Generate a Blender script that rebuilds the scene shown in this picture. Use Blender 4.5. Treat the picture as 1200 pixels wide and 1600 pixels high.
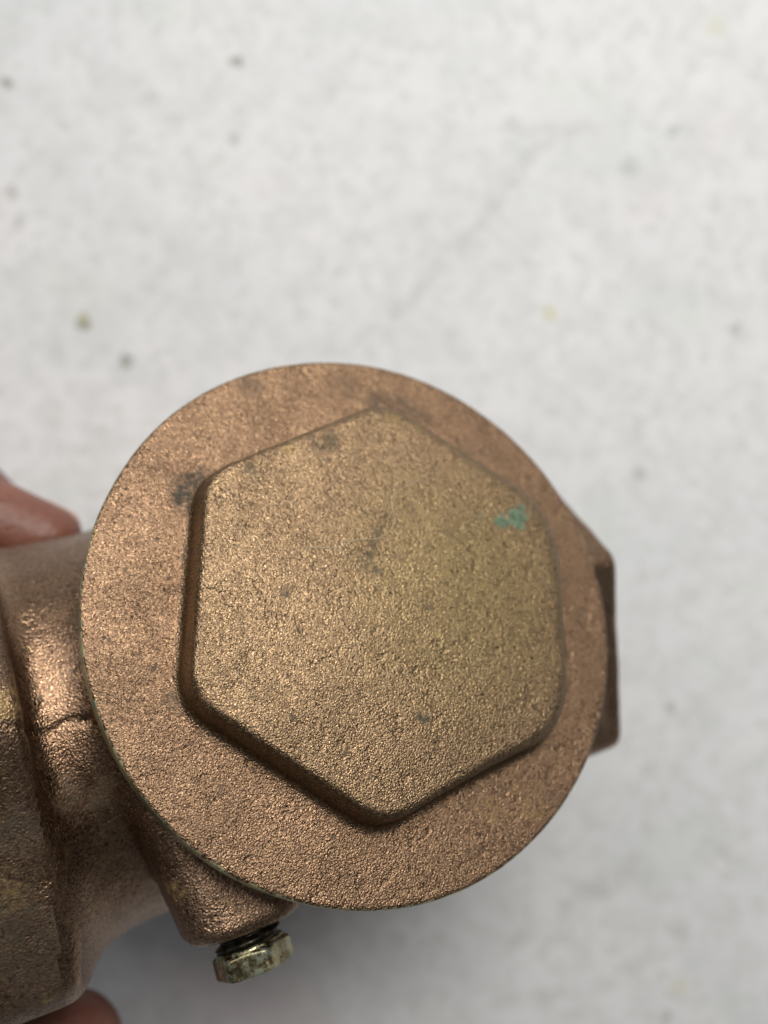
import bpy, math, random
import numpy as np
from mathutils import Matrix, Vector

scene = bpy.context.scene
for o in list(bpy.data.objects):
    bpy.data.objects.remove(o)
random.seed(4)

# ------------------------------------------------------------------ camera, light, exposure
MM = 0.001
CAM_H = 0.196                                   # lens height above the tabletop
F_PX = 1350.0                                   # focal length in pixels of a 1200 x 1600 picture
cam_d = bpy.data.cameras.new("camera")
cam_d.sensor_fit = 'VERTICAL'
cam_d.sensor_height = 36.0
cam_d.lens = 36.0 * F_PX / 1600.0
cam_d.clip_start = 0.005
cam_d.clip_end = 20.0
cam_d.dof.use_dof = True
cam_d.dof.focus_distance = 0.0905
cam_d.dof.aperture_fstop = cam_d.lens / 2.4     # a pupil of 2.4 mm
cam = bpy.data.objects.new("camera", cam_d)
scene.collection.objects.link(cam)
cam.location = (0, 0, CAM_H)
scene.camera = cam

world = bpy.data.worlds.new("World")
scene.world = world
world.use_nodes = True
bg = world.node_tree.nodes["Background"]
bg.inputs[0].default_value = (0.93, 0.97, 1.0, 1)
bg.inputs[1].default_value = 0.075

def area_lamp(name, loc, target, sx, sy, power, col):
    d = bpy.data.lights.new(name, 'AREA')
    d.shape = 'RECTANGLE'
    d.size, d.size_y = sx, sy
    d.energy = power
    d.color = col
    o = bpy.data.objects.new(name, d)
    scene.collection.objects.link(o)
    o.location = loc
    v = Vector(target) - Vector(loc)
    o.rotation_euler = v.to_track_quat('-Z', 'Y').to_euler()
    return o

area_lamp("key_lamp", (0.16, 0.42, 0.63), (0, 0, 0.06), 0.34, 0.34, 5.3, (1.0, 0.965, 0.915))
area_lamp("fill_lamp", (-0.42, 0.80, 1.0), (0, 0, 0.05), 0.8, 0.8, 3.6, (0.95, 0.98, 1.0))  # soft overhead fill, added to brighten the table's upper left

scene.cycles.max_bounces = 6
scene.cycles.diffuse_bounces = 3
scene.cycles.glossy_bounces = 3
vs = scene.view_settings
vs.view_transform = 'Standard'
vs.look = 'None'
vs.exposure = 0.0
vs.gamma = 1.0
vs.use_curve_mapping = False

# ------------------------------------------------------------------ node helpers
class NT:
    def __init__(s, name):
        s.m = bpy.data.materials.new(name)
        s.m.use_nodes = True
        s.t = s.m.node_tree
        s.n = s.t.nodes
        s.bsdf = s.n["Principled BSDF"]
        s.tc = s.n.new('ShaderNodeTexCoord')
        mp = s.n.new('ShaderNodeMapping')
        mp.inputs['Location'].default_value = (0.37, 0.51, 0.23)
        mp.inputs['Rotation'].default_value = (0.6, 0.45, 0.8)
        s.link(s.tc.outputs['Object'], mp.inputs['Vector'])
        s.tilt = mp.outputs['Vector']       # a slice askew to the noise lattice
    def link(s, a, b): s.t.links.new(a, b)
    def val(s, sock, v):
        if isinstance(v, bpy.types.NodeSocket): s.link(v, sock)
        else: sock.default_value = v
    def noise(s, scale, detail=2, rough=0.5, vec=None, dist=0.0):
        n = s.n.new('ShaderNodeTexNoise')
        n.inputs['Scale'].default_value = scale
        n.inputs['Detail'].default_value = detail
        n.inputs['Roughness'].default_value = rough
        n.inputs['Distortion'].default_value = dist
        s.link(vec or s.tilt, n.inputs['Vector'])
        return n.outputs['Fac']
    def voro(s, scale, feature='F1', vec=None, smooth=None, rnd=1.0):
        n = s.n.new('ShaderNodeTexVoronoi')
        n.feature = feature
        n.inputs['Scale'].default_value = scale
        n.inputs['Randomness'].default_value = rnd
        if smooth is not None: n.inputs['Smoothness'].default_value = smooth
        s.link(vec or s.tc.outputs['Object'], n.inputs['Vector'])
        return n
    def ramp(s, fac, lo, hi, a=0.0, b=1.0, smooth=True):
        n = s.n.new('ShaderNodeMapRange')
        n.interpolation_type = 'SMOOTHSTEP' if smooth else 'LINEAR'
        s.val(n.inputs['Value'], fac)
        for k, v in (('From Min', lo), ('From Max', hi), ('To Min', a), ('To Max', b)):
            n.inputs[k].default_value = v
        return n.outputs['Result']
    def math(s, op, a, b=0.0, clamp=False):
        n = s.n.new('ShaderNodeMath')
        n.operation = op
        n.use_clamp = clamp
        s.val(n.inputs[0], a); s.val(n.inputs[1], b)
        return n.outputs[0]
    def mix(s, fac, a, b, mode='MIX'):
        n = s.n.new('ShaderNodeMix')
        n.data_type = 'RGBA'
        n.blend_type = mode
        s.val(n.inputs['Factor'], fac)
        for sock, v in ((n.inputs['A'], a), (n.inputs['B'], b)):
            pass
        for idx, v in ((6, a), (7, b)):
            if isinstance(v, bpy.types.NodeSocket): s.link(v, n.inputs[idx])
            else: n.inputs[idx].default_value = (*v, 1.0)
        return n.outputs[2]
    def warp(s, amount, scale, vec=None):
        """object coordinates pushed about by noise, for ragged stain edges"""
        n = s.n.new('ShaderNodeTexNoise')
        n.inputs['Scale'].default_value = scale
        n.inputs['Detail'].default_value = 3
        s.link(vec or s.tilt, n.inputs['Vector'])
        a = s.n.new('ShaderNodeVectorMath'); a.operation = 'SUBTRACT'
        s.link(n.outputs['Color'], a.inputs[0]); a.inputs[1].default_value = (0.5, 0.5, 0.5)
        b = s.n.new('ShaderNodeVectorMath'); b.operation = 'SCALE'
        s.link(a.outputs[0], b.inputs[0]); b.inputs['Scale'].default_value = amount
        c = s.n.new('ShaderNodeVectorMath'); c.operation = 'ADD'
        s.link(vec or s.tc.outputs['Object'], c.inputs[0]); s.link(b.outputs[0], c.inputs[1])
        return c.outputs[0]
    def spot(s, vec, pos, r0, r1):
        """1 inside r0 of pos, 0 beyond r1"""
        d = s.n.new('ShaderNodeVectorMath'); d.operation = 'DISTANCE'
        s.link(vec, d.inputs[0]); d.inputs[1].default_value = pos
        return s.ramp(d.outputs['Value'], r0, r1, 1.0, 0.0)
    def spots(s, vec, lst):
        acc = None
        for pos, r0, r1, w in lst:
            v = s.math('MULTIPLY', s.spot(vec, pos, r0, r1), w)
            acc = v if acc is None else s.math('MAXIMUM', acc, v)
        return acc
    def seg(s, vec, p, q, r0, r1):
        """1 near the segment p-q (only x and y count)"""
        x = s.n.new('ShaderNodeSeparateXYZ'); s.link(vec, x.inputs[0])
        dx, dy = q[0]-p[0], q[1]-p[1]; L = math.hypot(dx, dy); dx /= L; dy /= L
        ax = s.math('SUBTRACT', x.outputs[0], p[0]); ay = s.math('SUBTRACT', x.outputs[1], p[1])
        t = s.math('ADD', s.math('MULTIPLY', ax, dx), s.math('MULTIPLY', ay, dy))
        u = s.math('ABSOLUTE', s.math('SUBTRACT', s.math('MULTIPLY', ax, dy), s.math('MULTIPLY', ay, dx)))
        e = s.math('MAXIMUM', s.math('SUBTRACT', s.math('ABSOLUTE', s.math('SUBTRACT', t, L/2)), L/2), 0.0)
        d = s.math('ADD', u, e)
        return s.ramp(d, r0, r1, 1.0, 0.0)
    def bump(s, h, dist, strength=1.0, normal=None):
        n = s.n.new('ShaderNodeBump')
        n.inputs['Distance'].default_value = dist
        n.inputs['Strength'].default_value = strength
        s.link(h, n.inputs['Height'])
        if normal is not None: s.link(normal, n.inputs['Normal'])
        return n.outputs['Normal']

def V(x, y, z=0.0): return (x*MM, y*MM, z*MM)

# ------------------------------------------------------------------ materials
def bronze(name, brown, gold, gold_amt, grain=6200.0, depth=0.000064, rough=(0.34, 0.55),
           olive=None, dark=(), green=(), yellow=(), streak=None, dull=0.0, blotch=0.5):
    m = NT(name)
    w = m.warp(0.0042, 330)
    # sand-cast grain: rounded grains of two sizes
    vn = m.voro(grain*0.72, vec=m.warp(0.0003, grain*0.9))
    v1 = vn.outputs['Distance']
    sc = m.n.new('ShaderNodeSeparateColor'); m.link(vn.outputs['Color'], sc.inputs[0])
    cell = sc.outputs[0]
    n1 = m.noise(grain*0.45, 2, 0.6)
    h = m.math('ADD', m.math('MULTIPLY', v1, -1.0), m.math('ADD', m.math('MULTIPLY', n1, 0.45), m.math('MULTIPLY', cell, 0.35)))
    dents = m.ramp(m.noise(420, 3, 0.65), 0.30, 0.45, -1.2, 0.0)
    h = m.math('ADD', h, dents)
    rub = m.ramp(m.noise(130, 3, 0.6), 0.36, 0.66, 0.85, 1.12)
    nb = m.bump(h, depth)
    m.link(rub, nb.node.inputs['Strength'])
    m.link(nb, m.bsdf.inputs['Normal'])
    # tone: pinkish brown metal, golden where the grains are rubbed
    big = m.noise(75, 4, 0.55)
    g = m.math('MULTIPLY', m.ramp(sc.outputs[1], 0.35, 0.95), m.ramp(big, 0.30, 0.70, 0.6, 1.0))
    col = m.mix(m.math('MULTIPLY', g, gold_amt, True), brown, gold)
    if olive:
        om = m.math('MULTIPLY', m.spot(m.warp(0.010, 140), olive[0], olive[1], olive[2]), m.ramp(sc.outputs[1], 0.1, 0.9, 0.3, 0.8))
        col = m.mix(om, col, olive[3])
    # low pits take a darker brown
    pits = m.ramp(n1, 0.32, 0.49, 1.0, 0.0)
    col = m.mix(m.math('MULTIPLY', pits, 0.75), col, tuple(c*0.30 for c in brown))
    # cloudy tarnish
    cloud = m.ramp(m.noise(330, 5, 0.68), 0.46, 0.72)
    col = m.mix(m.math('MULTIPLY', cloud, blotch), col, tuple(c*q for c, q in zip(brown, (0.52, 0.50, 0.50))))
    met = m.math('SUBTRACT', 1.0 - dull, m.math('MULTIPLY', cloud, 0.25*blotch))
    # scattered dark flecks
    fl = m.ramp(m.noise(640, 4, 0.75), 0.62, 0.72)
    fmask = m.math('MULTIPLY', fl, 0.75)
    if dark:
        fmask = m.math('MAXIMUM', fmask, m.math('MULTIPLY', m.spots(w, dark), m.ramp(m.noise(1300, 4, 0.75), 0.34, 0.62, 0.15, 1.0)))
    if streak:
        for p, q, r in streak:
            fmask = m.math('MAXIMUM', fmask, m.math('MULTIPLY', m.seg(m.warp(0.0012, 600), p, q, r*0.2, r), m.ramp(m.noise(1500, 3, 0.6), 0.34, 0.64, 0.0, 0.62)))
    col = m.mix(fmask, col, (0.036, 0.034, 0.024))
    met = m.math('MULTIPLY', met, m.math('SUBTRACT', 1.0, m.math('MULTIPLY', fmask, 0.85)))
    if yellow:
        y = m.math('MULTIPLY', m.spots(w, yellow), m.ramp(m.noise(1100, 2, 0.5), 0.38, 0.60))
        col = m.mix(y, col, (0.34, 0.235, 0.075))
        met = m.math('MULTIPLY', met, m.math('SUBTRACT', 1.0, m.math('MULTIPLY', y, 0.7)))
    if green:
        gm = m.ramp(m.math('ADD', m.spots(m.warp(0.0022, 620), green), m.math('MULTIPLY', m.math('SUBTRACT', m.noise(1700, 4, 0.7), 0.5), 1.3)), 0.12, 0.70, 0.0, 0.9)
        gm = m.math('MULTIPLY', gm, m.ramp(m.spots(m.tc.outputs['Object'], [(p, r0, r1*2.0, 1.0) for p, r0, r1, _ in green]), 0.0, 0.25))
        col = m.mix(gm, col, m.mix(m.ramp(m.noise(1300, 2), 0.35, 0.65), (0.055, 0.115, 0.07), (0.13, 0.225, 0.145)))
        met = m.math('MULTIPLY', met, m.math('SUBTRACT', 1.0, gm))
        fmask = m.math('MAXIMUM', fmask, gm)
    m.link(col, m.bsdf.inputs['Base Color'])
    m.link(met, m.bsdf.inputs['Metallic'])
    r = m.ramp(sc.outputs[2], 0.0, 1.0, rough[0], rough[1])
    m.link(m.math('ADD', r, m.math('MULTIPLY', fmask, 0.3), True), m.bsdf.inputs['Roughness'])
    return m.m

BROWN = (0.40, 0.255, 0.165)
GOLD = (0.66, 0.48, 0.24)
mat_hex = bronze("bronze_hexagon", (0.262, 0.176, 0.104), (0.47, 0.325, 0.185), 0.75, rough=(0.27, 0.44), blotch=0.2,
    olive=(V(10, -2, 5), 0.002, 0.022, (0.30, 0.235, 0.105)),
    green=[(V(17.9, 5.5, 4.9), 0.0003, 0.0014, 0.85), (V(20.2, 5.5, 4.8), 0.0005, 0.0020, 0.95), (V(21.5, 6.2, 4.6), 0.0002, 0.0014, 0.9),
           (V(15.6, 6.6, 5), 0.0001, 0.0010, .3)],
    dark=[(V(-11.3, 17.6, 5), .0003, .0016, .7), (V(-1.5, 19.6, 5), .0004, .0022, .7), (V(6.2, 9.8, 5), .0003, .0014, .35),
          (V(-11.6, 3.5, 5), .0002, .0010, .9), (V(-0.2, -13.7, 5), .0002, .0012, .9), (V(-0.5, 2.9, 5), .0002, .001, .9),
          (V(10.2, 6.1, 5), .0002, .0012, .3), (V(12.6, 24.0, 3), .0004, .0018, .6), (V(-17.5, 18.4, 2), .0008, .0022, .9)],
    streak=[((.00117, .0076), (-.00174, .0039), .0009), ((-.00174, .0039), (-.0005, .0028), .0009), ((.0030, .0095), (.0012, .0076), .0005)],
    yellow=[(V(9, 22, 5), .0006, .0024, .5), (V(12, 19.5, 5), .0004, .0018, .5), (V(15.5, 16.6, 4), .0004, .0022, .6), (V(-6, 21.0, 5), .0004, .0020, .5)])
mat_flange = bronze("bronze_flange", (0.252, 0.158, 0.098), (0.46, 0.30, 0.175), 0.62, rough=(0.27, 0.46), blotch=0.28,
    dark=[(V(-17.7, 18.2), .0010, .0028, 1.0), (V(-16.6, 20.0), .0005, .0020, 1.0), (V(-17.9, 16.2), .0005, .0018, .9),
          (V(-6.3, 30.8), .0006, .0024, .5), (V(5.7, 28.5), .0003, .0030, .35), (V(19, 17.5), .0004, .0024, .35),
          (V(-25.2, -4.7), .0004, .0016, .6), (V(15.3, -27.3), .0004, .0016, .5)],
    streak=[((.0090, .0260), (.0135, .0246), .0026), ((.0135, .0246), (.0158, .0222), .0018), ((-.0195, .0120), (-.0215, .0040), .0007)],
    yellow=[(V(11, -27), .0006, .0035, .3), (V(7, -26), .0006, .0025, .25)])
mat_body = bronze("bronze_body", (0.25, 0.155, 0.098), (0.45, 0.295, 0.17), 0.45, grain=5000, depth=0.00006, rough=(0.24, 0.40), blotch=0.6, dull=0.02,
    dark=[(V(-33.1, -10.6, -11.6), .0004, .0022, .9), (V(-36.7, -10.1, -11.8), .0006, .0028, .7)])
mat_inlet = bronze("bronze_inlet", (0.21, 0.135, 0.088), (0.37, 0.25, 0.14), 0.4, grain=4400, depth=0.00009, rough=(0.30, 0.50), blotch=0.75, dull=0.08,
    dark=[(V(-42, -12, -8), .0012, .0040, .85), (V(-44, -11, -8), .001, .004, .8), (V(-42.5, -24, -15), .003, .007, .7), (V(-45, -20, -13), .002, .006, .75), (V(-43.5, -29, -19), .001, .004, .5)],
    yellow=[(V(-43.7, -17.5, -11), .0003, .003, .4), (V(-42.5, -29.5, -19), .0005, .002, .7), (V(-40.7, 0.3, -3), .0005, .0025, .5)])
mat_boss = bronze("bronze_boss", (0.28, 0.18, 0.12), (0.48, 0.32, 0.19), 0.5, grain=5000, depth=0.00007, rough=(0.30, 0.5), blotch=0.5,
    yellow=[(V(-27.4, -23.1, -11.8), .0005, .0022, .9)])

def rim_mat():
    m = NT("machined_rim")
    n1 = m.noise(900, 4, 0.6)
    n2 = m.noise(260, 3, 0.5)
    col = m.mix(m.ramp(n2, 0.35, 0.65), (0.30, 0.25, 0.13), (0.55, 0.50, 0.28))
    col = m.mix(m.ramp(n1, 0.52, 0.68), col, (0.22, 0.30, 0.24))
    col = m.mix(m.ramp(m.noise(1400, 3, .6), 0.58, 0.70), col, (0.02, 0.02, 0.015))
    m.link(col, m.bsdf.inputs['Base Color'])
    m.bsdf.inputs['Metallic'].default_value = 0.6
    m.bsdf.inputs['Roughness'].default_value = 0.42
    m.link(m.bump(n1, 0.0002), m.bsdf.inputs['Normal'])
    return m.m
mat_rim = rim_mat()

def plug_mat(name, patina):
    m = NT(name)
    n1 = m.noise(1100, 4, 0.65)
    base = m.mix(m.ramp(m.noise(500, 3), 0.35, 0.65), (0.17, 0.135, 0.075), (0.34, 0.29, 0.16))
    base = m.mix(m.math('MULTIPLY', m.ramp(n1, 0.46, 0.62), patina), base, (0.20, 0.27, 0.23))
    base = m.mix(m.ramp(m.noise(900, 3, .7), 0.62, 0.72), base, (0.012, 0.012, 0.010))
    m.link(base, m.bsdf.inputs['Base Color'])
    m.link(m.ramp(n1, 0.42, 0.62, 1.0, 0.5), m.bsdf.inputs['Metallic'])
    m.bsdf.inputs['Roughness'].default_value = 0.26
    m.link(m.bump(n1, 0.0001), m.bsdf.inputs['Normal'])
    return m.m
mat_plug = plug_mat("plug_brass", 0.6)

def thread_mat():
    m = NT("oily_thread")
    n1 = m.noise(900, 3, 0.6)
    m.link(m.mix(m.ramp(n1, 0.45, 0.7), (0.018, 0.016, 0.012), (0.10, 0.085, 0.06)), m.bsdf.inputs['Base Color'])
    m.bsdf.inputs['Metallic'].default_value = 0.7
    m.bsdf.inputs['Roughness'].default_value = 0.3
    return m.m
mat_thread = thread_mat()

def px_table(px, py):
    """a mark on the tabletop seen at this place of the photograph"""
    return ((px-600)/F_PX*CAM_H, -(py-800)/F_PX*CAM_H, 0.0)

def table_mat():
    m = NT("white_worn_tabletop")
    base = m.mix(m.ramp(m.noise(26, 4, 0.6), 0.3, 0.7), (0.715, 0.73, 0.745), (0.79, 0.79, 0.80))
    mott = m.ramp(m.noise(150, 4, 0.6), 0.40, 0.64)
    base = m.mix(m.math('MULTIPLY', mott, 0.34), base, (0.575, 0.59, 0.585))
    mott2 = m.ramp(m.noise(290, 3, 0.65), 0.50, 0.66)
    base = m.mix(m.math('MULTIPLY', mott2, 0.42), base, (0.54, 0.55, 0.53))
    pink = m.ramp(m.noise(19, 2, 0.5, dist=0.4), 0.57, 0.75)
    base = m.mix(m.math('MULTIPLY', pink, 0.5), base, (0.80, 0.70, 0.70))
    grn = m.ramp(m.noise(33, 3, 0.55, vec=m.warp(0.01, 30)), 0.56, 0.75)
    base = m.mix(m.math('MULTIPLY', grn, 0.30), base, (0.66, 0.70, 0.62))
    w = m.warp(0.0034, 330)
    sp = [(10,130,1.0,2.0,.75),(370,97,1.1,2.2,.7),(130,503,1.1,2.2,.85),(196,565,1.2,2.3,.7),(18,300,1.0,2.2,.4),(28,348,.8,2.4,.3),
          (1052,206,.8,2.0,.35),(985,260,1.0,3.0,.28),(1148,514,.9,2.0,.38),(1118,324,.5,2.0,.2),(365,215,.8,2.4,.3),
          (1000,742,.8,2.6,.4),(1005,900,.5,2.4,.25),(1046,1105,.6,2.2,.4),(1060,1450,.8,3.6,.2),(1040,1590,.8,2.4,.35),(240,152,.6,2.4,.25),
          (530,425,.8,2.6,.2),(1130,1330,.6,2.8,.2)]
    mask = m.spots(w, [(px_table(a, b), r0*MM, r1*MM, s) for a, b, r0, r1, s in sp])
    base = m.mix(mask, base, (0.24, 0.245, 0.20))
    yel = m.spots(w, [(px_table(858,490), .0006, .0028, .55), (px_table(128,497), .0004, .0024, .4), (px_table(1060,1540), .0006, .0035, .35), (px_table(1120,40), .0006, .004, .3)])
    base = m.mix(yel, base, (0.62, 0.60, 0.34))
    lines = None
    w2 = m.warp(0.006, 130)
    for (a, b, r, s) in (((860,205),(740,360),.0016,.30), ((740,360),(610,490),.0017,.26), ((1000,1350),(800,1475),.0020,.30),
                         ((790,200),(930,205),.0017,.28), ((780,1560),(900,1555),.0015,.2), ((290,400),(230,440),.0018,.15), ((180,520),(300,380),.002,.12)):
        v = m.math('MULTIPLY', m.seg(w2, px_table(*a), px_table(*b), 0.0, r*1.9), s)
        lines = v if lines is None else m.math('MAXIMUM', lines, v)
    lines = m.math('MULTIPLY', lines, m.ramp(m.noise(190, 3, 0.6), 0.35, 0.6, 0.15, 1.0))
    base = m.mix(lines, base, (0.34, 0.34, 0.32))
    m.link(base, m.bsdf.inputs['Base Color'])
    m.bsdf.inputs['Roughness'].default_value = 0.55
    m.bsdf.inputs['Specular IOR Level'].default_value = 0.3
    m.link(m.bump(m.noise(420, 4, 0.6), 0.00012), m.bsdf.inputs['Normal'])
    return m.m
mat_table = table_mat()

def skin_mat():
    m = NT("skin")
    a = m.noise(70, 4, 0.55); b = m.noise(600, 3, 0.6)
    col = m.mix(m.ramp(a, 0.3, 0.7), (0.17, 0.066, 0.043), (0.235, 0.10, 0.068))
    col = m.mix(m.math('MULTIPLY', m.ramp(b, 0.45, 0.7), 0.4), col, (0.15, 0.055, 0.036))
    m.link(col, m.bsdf.inputs['Base Color'])
    m.bsdf.inputs['Roughness'].default_value = 0.5
    m.bsdf.inputs['Subsurface Weight'].default_value = 0.12
    m.bsdf.inputs['Subsurface Radius'].default_value = (0.004, 0.0015, 0.0008)
    m.link(m.bump(m.math('ADD', b, m.voro(1300).outputs['Distance']), 0.00012), m.bsdf.inputs['Normal'])
    return m.m
mat_skin = skin_mat()
def nail_mat():
    m = NT("nail")
    m.link(m.mix(m.noise(200, 2), (0.52, 0.30, 0.22), (0.62, 0.40, 0.31)), m.bsdf.inputs['Base Color'])
    m.bsdf.inputs['Roughness'].default_value = 0.3
    return m.m
mat_nail = nail_mat()
def hair_mat():
    m = NT("pale_fibre")
    m.link(m.mix(m.noise(900, 2), (0.55, 0.46, 0.30), (0.74, 0.66, 0.48)), m.bsdf.inputs['Base Color'])
    m.bsdf.inputs['Roughness'].default_value = 0.35
    return m.m
mat_hair = hair_mat()

# ------------------------------------------------------------------ solid modelling: distance fields meshed by surface nets
def smin(a, b, k):
    h = np.maximum(k - np.abs(a - b), 0.0) / k
    return np.minimum(a, b) - h*h*k*0.25
def smax(a, b, k): return -smin(-a, -b, k)

def surface_nets(fn, lo, hi, h):
    lo = np.array(lo, float); hi = np.array(hi, float)
    N = np.ceil((hi - lo)/h).astype(int) + 1
    ax = [(lo[i] + h*np.arange(N[i])).astype(np.float32) for i in range(3)]
    X, Y, Z = np.meshgrid(*ax, indexing='ij')
    F = fn(X, Y, Z).astype(np.float32)
    S = F < 0
    n0, n1, n2 = N - 1
    acc = np.zeros((n0, n1, n2, 3), np.float32); cnt = np.zeros((n0, n1, n2), np.int16)
    corners = [(i, j, k) for i in (0, 1) for j in (0, 1) for k in (0, 1)]
    sub = lambda A, c: A[c[0]:c[0]+n0, c[1]:c[1]+n1, c[2]:c[2]+n2]
    for a in corners:
        for d in range(3):
            if a[d] == 1: continue
            b = list(a); b[d] = 1; b = tuple(b)
            fa, fb = sub(F, a), sub(F, b)
            cr = (sub(S, a) != sub(S, b))
            den = np.where(cr, fa - fb, 1.0)
            t = np.where(cr, fa/den, 0.0)
            for e in range(3):
                acc[..., e] += np.where(cr, a[e] + (t if e == d else 0.0), 0.0)
            cnt += cr
    act = cnt > 0
    idx = -np.ones(act.shape, np.int64)
    idx[act] = np.arange(act.sum())
    cell = np.argwhere(act)
    P = lo + h*(cell + acc[act]/cnt[act][:, None])
    quads = []
    for d in range(3):
        sl = [slice(None)]*3; sl2 = [slice(None)]*3
        sl[d] = slice(0, -1); sl2[d] = slice(1, None)
        ch = S[tuple(sl)] != S[tuple(sl2)]
        e, g = [q for q in range(3) if q != d]
        pts = np.argwhere(ch)
        ok = (pts[:, e] > 0) & (pts[:, g] > 0) & (pts[:, e] < N[e]-1) & (pts[:, g] < N[g]-1)
        pts = pts[ok]
        inside = S[pts[:, 0], pts[:, 1], pts[:, 2]]
        q = []
        for (u, v) in ((0, 0), (1, 0), (1, 1), (0, 1)):
            c = pts.copy(); c[:, e] -= 1-u; c[:, g] -= 1-v
            q.append(idx[c[:, 0], c[:, 1], c[:, 2]])
        q = np.stack(q, 1)
        flip = inside if d != 1 else ~inside
        q[~flip] = q[~flip][:, ::-1]
        quads.append(q)
    Q = np.concatenate(quads)
    # pull the points onto the surface, take exact normals
    def grad(P, e=0.02):
        G = np.zeros_like(P)
        for i in range(3):
            D = np.zeros(3); D[i] = e
            A = fn(*(P + D).T); B = fn(*(P - D).T)
            G[:, i] = (A - B)/(2*e)
        return G
    for _ in range(2):
        G = grad(P); g2 = np.maximum((G*G).sum(1), 0.05)
        st = np.clip(fn(*P.T)/g2, -0.4*h, 0.4*h)
        P = P - G*st[:, None]
    G = grad(P, 0.06)
    Nn = G/np.maximum(np.linalg.norm(G, axis=1), 1e-6)[:, None]
    return P, Q, Nn

def link_mesh(name, P, Q, Nn, mat, parent=None, scale=MM):
    """P in millimetres"""
    used = np.unique(Q)
    rm = -np.ones(len(P), np.int64); rm[used] = np.arange(len(used))
    me = bpy.data.meshes.new(name)
    p = (P[used]*scale); q = rm[Q]
    me.vertices.add(len(p)); me.vertices.foreach_set("co", p.astype(np.float32).ravel())
    me.loops.add(q.size); me.loops.foreach_set("vertex_index", q.ravel().astype(np.int32))
    me.polygons.add(len(q))
    me.polygons.foreach_set("loop_start", (np.arange(len(q))*4).astype(np.int32))
    me.update(calc_edges=True)
    me.polygons.foreach_set("use_smooth", np.ones(len(q), bool))
    if Nn is not None:
        me.normals_split_custom_set_from_vertices([tuple(v) for v in Nn[used]])
    me.validate()
    me.materials.append(mat)
    o = bpy.data.objects.new(name, me)
    scene.collection.objects.link(o)
    if parent is not None: o.parent = parent
    return o

def empty(name, M):
    o = bpy.data.objects.new(name, None)
    scene.collection.objects.link(o)
    o.empty_display_size = 0.01
    o.matrix_world = M
    return o
def tag(o, label, cat, group=None):
    o['label'] = label; o['category'] = cat
    if group: o['group'] = group

def hex2d(u, v, ap, rot, k):
    """rounded hexagon, signed distance; ap = apothem, a corner stands at angle rot"""
    d = None
    for i in range(6):
        an = rot + math.pi/6 + i*math.pi/3
        e = u*math.cos(an) + v*math.sin(an) - ap
        d = e if d is None else smax(d, e, k)
    return d

rng = np.random.default_rng(7)
_waves = [(rng.normal(size=3), rng.uniform(0, 6.28)) for _ in range(18)]
def wobble(x, y, z, freq, amp):
    """smooth low relief of a sand casting"""
    s = 0
    for k, (w, p) in enumerate(_waves):
        f = freq*(0.6 + 0.12*k)
        s = s + np.sin((w[0]*x + w[1]*y + w[2]*z)*f + p)
    return s*(amp/4.0)

# ------------------------------------------------------------------ setting: the tabletop
def tabletop():
    s, t = 0.7, 0.03
    v = [(-s,-s,0),(s,-s,0),(s,s,0),(-s,s,0),(-s,-s,-t),(s,-s,-t),(s,s,-t),(-s,s,-t)]
    f = [(0,1,2,3),(7,6,5,4),(0,4,5,1),(1,5,6,2),(2,6,7,3),(3,7,4,0)]
    me = bpy.data.meshes.new("tabletop"); me.from_pydata(v, [], f)
    me.materials.append(mat_table)
    o = bpy.data.objects.new("tabletop", me); scene.collection.objects.link(o)
    o['kind'] = 'structure'
tabletop()

# ------------------------------------------------------------------ the valve
C0 = Vector((-1.2911, -11.2124, -102.7364))*MM + Vector((0, 0, CAM_H))
AX = Vector((0.8843, 0.18588, -0.42833)); AY = Vector((-0.30605, 0.92354, -0.23108)); AZ = Vector((0.35263, 0.33543, 0.87358))
MV = Matrix(((AX.x, AY.x, AZ.x, C0.x), (AX.y, AY.y, AZ.y, C0.y), (AX.z, AY.z, AZ.z, C0.z), (0, 0, 0, 1)))
valve = empty("check_valve", MV)
tag(valve, "weathered bronze check valve with a big round hexagon-topped cap, held over the white table", "valve")

ZC = -37.0           # the bore's axis below the cap's face
R_IN, R_OUT = 35.5, 30.6
BX, BZ = -21.0, -15.5   # hinge pin boss

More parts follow.
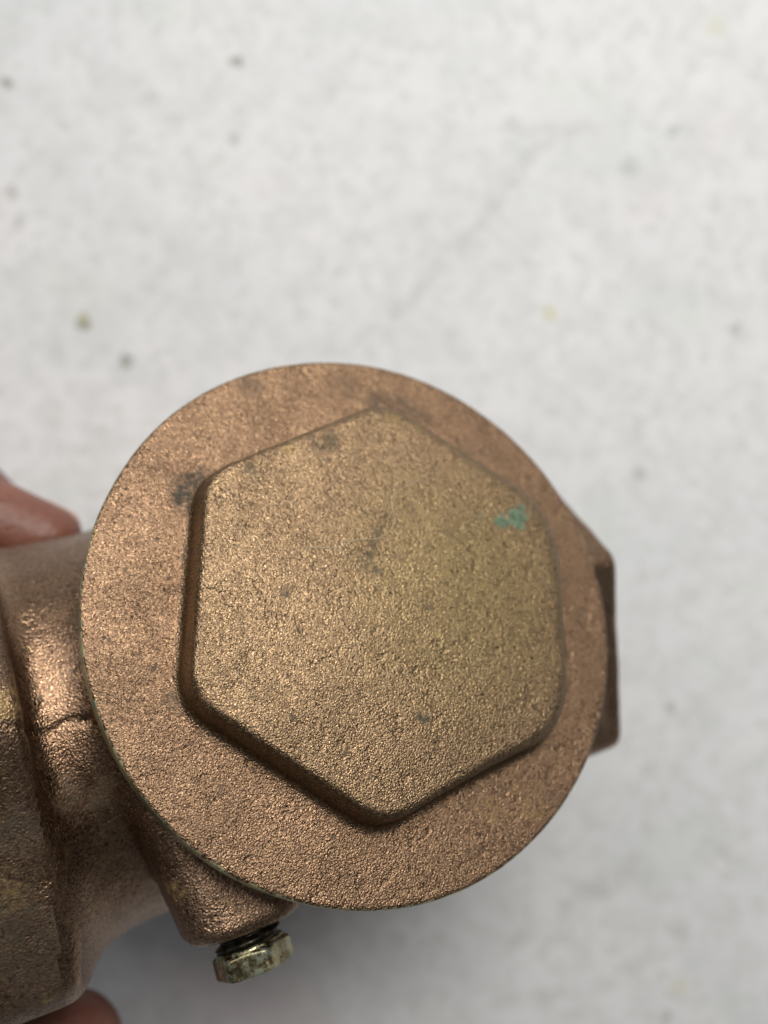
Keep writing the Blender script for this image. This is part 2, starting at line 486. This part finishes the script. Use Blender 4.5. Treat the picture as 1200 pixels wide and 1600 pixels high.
def body_sdf(x, y, z):
    r = np.sqrt(x*x + y*y)
    neck = smax(r - 29.0, np.maximum(z + 3.4, -z - 42.0), 1.0)
    rx = np.sqrt((y + 0.8)**2 + (z - ZC)**2)
    tube = smax(rx - (26.8), np.abs(x + 6) - 42.0, 1.0)
    bowl = np.sqrt((x/1.12)**2 + (y/1.0)**2 + (z - ZC + 2)**2) - 31.0
    d = smin(neck, tube, 9.0)
    d = smin(d, bowl, 6.0)
    hin = hex2d(z - ZC, y + 0.6, R_IN*0.866, 0.0, 3.0)
    hin = smax(hin, np.abs(x + 53.0) - 13.6, 1.8)
    hin = smax(hin, rx - R_IN*0.985, 1.5)
    d = smin(d, hin, 3.0 + 8.0*np.clip((-y - 6)/18.0, 0, 1))
    hout = hex2d(z - ZC, y + 1.0, R_OUT*0.866, 0.0, 1.6)
    hout = smax(hout, np.abs(x - 33.0) - 9.6, 1.5)
    d = smin(d, hout, 4.0)
    # pin boss: a rounded block standing out sideways
    bx = np.where(x < BX, BX - x - 6.7 - 0.19*np.maximum(y + 30.0, 0), x - BX - 6.6); bz = np.abs(z - BZ) - 6.6
    boss = smax(smax(bx, bz, 5.0), np.abs(y + 19.0) - 11.2, 1.8)
    d = smin(d, boss, 1.5)
    # bores
    d = smax(d, -smax(rx - 19.5, -(np.abs(x + 10) - 30.0), 0.8), 0.8)
    ru = np.sqrt((x - BX)**2 + (z - BZ)**2)
    d = smax(d, -np.maximum(ru - 4.05, y + 24.0), 0.5)
    # casting seam along the side of the tube
    seam = 0.20*np.exp(-((y + 2.7 + 0.25*np.sin(x*1.3))/0.5)**2) * (x > -40) * (x < -32.5) * (z > -20)
    return d + seam + wobble(x, y, z, 0.30, 0.06)

P, Q, Nn = surface_nets(body_sdf, (-68, -37, -76), (46, 37, 0), 0.62)
cen = P[Q].mean(1)
lab = np.zeros(len(Q), int)
lab[cen[:, 0] < -39.2 - 0.06*np.maximum(0, -cen[:, 1])] = 1
lab[cen[:, 0] > 24.0] = 2
ru = np.maximum(np.where(cen[:, 0] < BX, BX - cen[:, 0] - 0.19*np.maximum(cen[:, 1] + 30.0, 0), cen[:, 0] - BX), np.abs(cen[:, 2] - BZ))
lab[(lab == 0) & (cen[:, 1] < -21.0) & (ru < 7.4) & (np.hypot(cen[:, 0], cen[:, 1]) > 29.9)] = 3
body = link_mesh("body", P, Q[lab == 0], Nn, mat_body, valve)
o = link_mesh("inlet_hexagon", P, Q[lab == 1], Nn, mat_inlet, body)
o['label'] = "dirty bronze hexagonal pipe end with dark green tarnish"
link_mesh("outlet_hexagon", P, Q[lab == 2], Nn, mat_body, body)
link_mesh("pin_boss", P, Q[lab == 3], Nn, mat_boss, body)

# cap
PSI = 2.29
def cap_sdf(x, y, z):
    r = np.sqrt(x*x + y*y)
    an = np.arctan2(y, x)
    rr = r - 33.0 - 0.05*np.sin(3*an + 1) - 0.03*np.sin(7*an) - 0.008*np.sin(29*an + 2)
    fl = smax(rr, np.abs(z + 1.6 + 0.00035*r*r) - 1.6 + 0.0*r, 0.5)
    spig = np.maximum(r - 26.0, np.abs(z + 4) - 3.0)
    d = np.minimum(fl, spig)
    far = np.clip((x*0.85 + y*0.5)/20.0, 0.0, 1.0)          # the worn, softer side of the hexagon
    far2 = np.clip((x*0.98 - y*0.2 + 6.0)/28.0, 0.0, 1.0)**2
    hx = hex2d(x, y, 24.7*0.866 + 0.8*far + 2.1*far2 - 0.12*(1 - far)*(z - 5.2), PSI, 3.0 + 3.0*far2)
    top = z - 5.45 + 0.0013*(x*x + y*y)
    hx = smax(smax(hx, top, 0.9 + 0.9*far + 0.9*far2), -z - 1.0, 0.3)
    d = smin(d, hx, 1.0)
    return d + wobble(x, y, z, 0.5, 0.014)
P, Q, Nn = surface_nets(cap_sdf, (-35, -35, -8), (35, 35, 7), 0.36)
cen = P[Q].mean(1); nz = Nn[Q].mean(1)
far = np.clip((cen[:, 0]*0.85 + cen[:, 1]*0.5)/20.0, 0.0, 1.0)
far2 = np.clip((cen[:, 0]*0.98 - cen[:, 1]*0.2 + 6.0)/28.0, 0.0, 1.0)**2
hx2 = hex2d(cen[:, 0], cen[:, 1], 24.7*0.866 + 0.8*far + 2.1*far2 - 0.12*(1 - far)*(cen[:, 2] - 5.2), PSI, 3.0)
rr = np.hypot(cen[:, 0], cen[:, 1])
lab = np.zeros(len(Q), int)
lab[(hx2 < 0.35) & (cen[:, 2] > -0.3)] = 1
lab[(rr > 32.55) & (np.abs(nz[:, 2]) < 0.75)] = 2
cap = link_mesh("bonnet_cap", P, Q[lab == 0], Nn, mat_flange, valve)
o = link_mesh("hexagon_boss", P, Q[lab == 1], Nn, mat_hex, cap)
o['label'] = "raised golden bronze hexagon with a small green corrosion spot"
o = link_mesh("machined_rim", P, Q[lab == 2], Nn, mat_rim, cap)
o['label'] = "thin machined edge with pale green tarnish"

# hinge pin plug
MP = Matrix.Identity(4)
plug = bpy.data.objects.new("hinge_pin_plug", None)
scene.collection.objects.link(plug); plug.parent = valve
plug.empty_display_size = 0.005
plug.location = V(BX, -30.0, BZ)
def thread_sdf(x, y, z):
    r = np.sqrt(x*x + z*z)
    an = np.arctan2(z, x)
    prof = 0.34*np.sin(2*math.pi*(y/1.25) + an)
    return smax((r - 3.6 - prof)*0.6, np.abs(y + 0.6) - 4.2, 0.4)
def head_sdf(x, y, z):
    r = np.sqrt(x*x + z*z)
    d = smax(hex2d(x, z, 4.75*0.866, 0.35, 0.6), np.abs(y + 3.55) - 1.25, 0.3)
    cone = (r - 4.55 - (np.minimum(y + 4.8, -2.3 - y))*1.2)*0.64
    washer = np.maximum(r - 3.9, np.abs(y + 2.2) - 0.3)
    return smin(smax(d, cone, 0.3), washer, 0.4)
P, Q, Nn = surface_nets(thread_sdf, (-5, -6, -5), (5, 5, 5), 0.17)
link_mesh("thread", P, Q, Nn, mat_thread, plug)
P, Q, Nn = surface_nets(head_sdf, (-6, -8, -6), (6, -1.5, 6), 0.2)
o = link_mesh("hexagon_head", P, Q, Nn, mat_plug, plug)
o['label'] = "small hexagonal plug head with chalky green corrosion"

# ------------------------------------------------------------------ the hand that holds the inlet end
def cone_sdf(p, a, b, ra, rb):
    """round cone between joints a and b"""
    a = np.array(a, float); b = np.array(b, float)
    ba = b - a; l2 = ba @ ba
    px, py, pz = p
    t = np.clip(((px-a[0])*ba[0] + (py-a[1])*ba[1] + (pz-a[2])*ba[2])/l2, 0, 1)
    return np.sqrt((px-a[0]-t*ba[0])**2 + (py-a[1]-t*ba[1])**2 + (pz-a[2]-t*ba[2])**2) - (ra + (rb-ra)*t)

WRIST = (-186, -58, -150)
FINGERS = {
    'index':  ([(-122, 2, -122), (-92, 9, -126), (-69, 2.0, -130), (-51.5, -4.2, -131.5)], [10.5, 9.0, 7.8, 5.4]),
    'middle': ([(-121, 3, -140), (-93, 10, -146), (-73, 1, -149), (-60, -8, -149)], [10.5, 9.4, 8.4, 6.8]),
    'ring':   ([(-126, -4, -157), (-100, 4, -162), (-82, -4, -163), (-69, -13, -161)], [10, 8.8, 7.8, 6.4]),
    'little': ([(-134, -14, -170), (-113, 0, -176), (-98, -5, -176), (-88, -12, -173)], [9, 7.6, 6.8, 5.8]),
    'thumb':  ([(-160, -74, -144), (-118, -92, -136), (-82, -90, -130), (-45.5, -77, -124)], [15, 11.5, 10.2, 7.8]),
}
def hand_sdf(x, y, z):
    p = (x, y, z)
    d = None
    for k, (J, r) in FINGERS.items():
        g = None
        for i in range(3):
            e = cone_sdf(p, J[i], J[i+1], r[i], r[i+1])
            g = e if g is None else smin(g, e, 2.0)
        # palm ray from the wrist to the knuckle
        e = cone_sdf(p, WRIST, J[0], 17, r[0] + 2.5)
        g = smin(g, e, 5.0)
        d = g if d is None else smin(d, g, 4.0 if k != 'thumb' else 9.0)
    d = smin(d, cone_sdf(p, (-150, -55, -140), (-130, -20, -145), 17, 13), 10)
    fore = cone_sdf(p, WRIST, (-258, -92, -152), 23, 29)
    d = smin(d, fore, 14)
    d = np.maximum(d, -z - (CAM_H/MM) + 1.0)
    d = np.maximum(d, -x - 252)
    # the hand yields to the valve it holds
    lx = (x - C0.x/MM)*AX.x + (y - C0.y/MM)*AX.y + (z + CAM_H/MM - C0.z/MM)*AX.z
    ly = (x - C0.x/MM)*AY.x + (y - C0.y/MM)*AY.y + (z + CAM_H/MM - C0.z/MM)*AY.z
    lz = (x - C0.x/MM)*AZ.x + (y - C0.y/MM)*AZ.y + (z + CAM_H/MM - C0.z/MM)*AZ.z
    d = smax(d, -(body_sdf(lx, ly, lz) - 0.15), 1.5)
    return d
P, Q, Nn = surface_nets(hand_sdf, (-256, -126, -198), (-36, 40, -108), 1.3)
PW = P + np.array([0, 0, CAM_H/MM])
base = np.array([-150, -55, CAM_H/MM - 150])
hand = link_mesh("hand", PW - base, Q, Nn, mat_skin)
hand.location = base*MM
tag(hand, "bare hand gripping the valve's pipe end, two fingertips showing at the left edge", "hand")

def nail(J, r, side, name):
    """a curved nail plate on the back of a fingertip; side = direction away from the pad"""
    tip = Vector(J[3]); ax = (tip - Vector(J[2])).normalized()
    up = Vector(side); up = (up - ax*up.dot(ax)).normalized()
    rt = ax.cross(up)
    R = r[3] + 0.25
    nu, nv = 9, 9
    vs = []
    for i in range(nu):
        for j in range(nv):
            u = i/(nu-1)*2-1; v = j/(nv-1)
            th = u*0.95*(0.86 + 0.14*math.sin(math.pi*min(v*1.1, 1)))
            l = -8.5 + 12.0*v - 1.4*u*u*(1 if v > 0.5 else -0.6)*abs(v-0.5)*2
            rad = R if l < 0 else R*math.sqrt(max(0.05, 1 - (l/(R+2.2))**2))
            rad += 0.5*(max(0, R*0.12*(-l)/8.5))
            vs.append(tip + ax*l + (up*math.cos(th) + rt*math.sin(th))*rad + Vector((0, 0, CAM_H/MM)) - Vector(base))
    fs = [(i*nv+j, (i+1)*nv+j, (i+1)*nv+j+1, i*nv+j+1) for i in range(nu-1) for j in range(nv-1)]
    me = bpy.data.meshes.new(name); me.from_pydata([tuple(v*MM) for v in vs], [], fs)
    for p in me.polygons: p.use_smooth = True
    me.materials.append(mat_nail)
    o = bpy.data.objects.new(name, me); scene.collection.objects.link(o); o.parent = hand
    s = o.modifiers.new("thickness", 'SOLIDIFY'); s.thickness = 0.0007; s.offset = 0
nail(*FINGERS['index'], (0.1, 0.15, -1.0), "fingernail")
nail(*FINGERS['middle'], (0.2, 0.9, -0.2), "fingernail")
nail(*FINGERS['ring'], (0.2, 0.9, -0.3), "fingernail")
nail(*FINGERS['little'], (0.2, 0.9, -0.3), "fingernail")
nail(*FINGERS['thumb'], (0.2, -0.9, -0.2), "thumbnail")

# ------------------------------------------------------------------ the loose fibre lying on the hexagon
pts = [(-8.69,7.72),(-6.32,7.13),(-4.36,6.55),(-2.78,6.98),(-1.72,7.23),(0.2,6.58),(1.7,6.81),(3.02,7.42),(3.86,8.62),(3.79,9.86),(4.03,11.05),(5.19,11.9),(6.64,12.29),(8.73,12.66)]
def top_z(x, y): return 5.45 - 0.0013*(x*x + y*y)
cu = bpy.data.curves.new("hair_strand", 'CURVE'); cu.dimensions = '3D'
sp = cu.splines.new('NURBS'); sp.points.add(len(pts)-1); sp.order_u = 4; sp.use_endpoint_u = True
for i, (x, y) in enumerate(pts):
    sp.points[i].co = (*V(x, y, top_z(x, y) + 0.10 + 0.05*math.sin(i*2.1)), 1)
cu.bevel_depth = 0.000030; cu.bevel_resolution = 2; cu.resolution_u = 6
tmp = bpy.data.objects.new("hair_tmp", cu); scene.collection.objects.link(tmp)
dg = bpy.context.evaluated_depsgraph_get()
me = bpy.data.meshes.new_from_object(tmp.evaluated_get(dg)); me.name = "hair_strand"
bpy.data.objects.remove(tmp)
me.materials.clear(); me.materials.append(mat_hair)
for p in me.polygons: p.use_smooth = True
hs = bpy.data.objects.new("hair_strand", me); scene.collection.objects.link(hs)
hs.matrix_world = MV
tag(hs, "thin pale curled hair lying across the middle of the bronze hexagon", "hair")
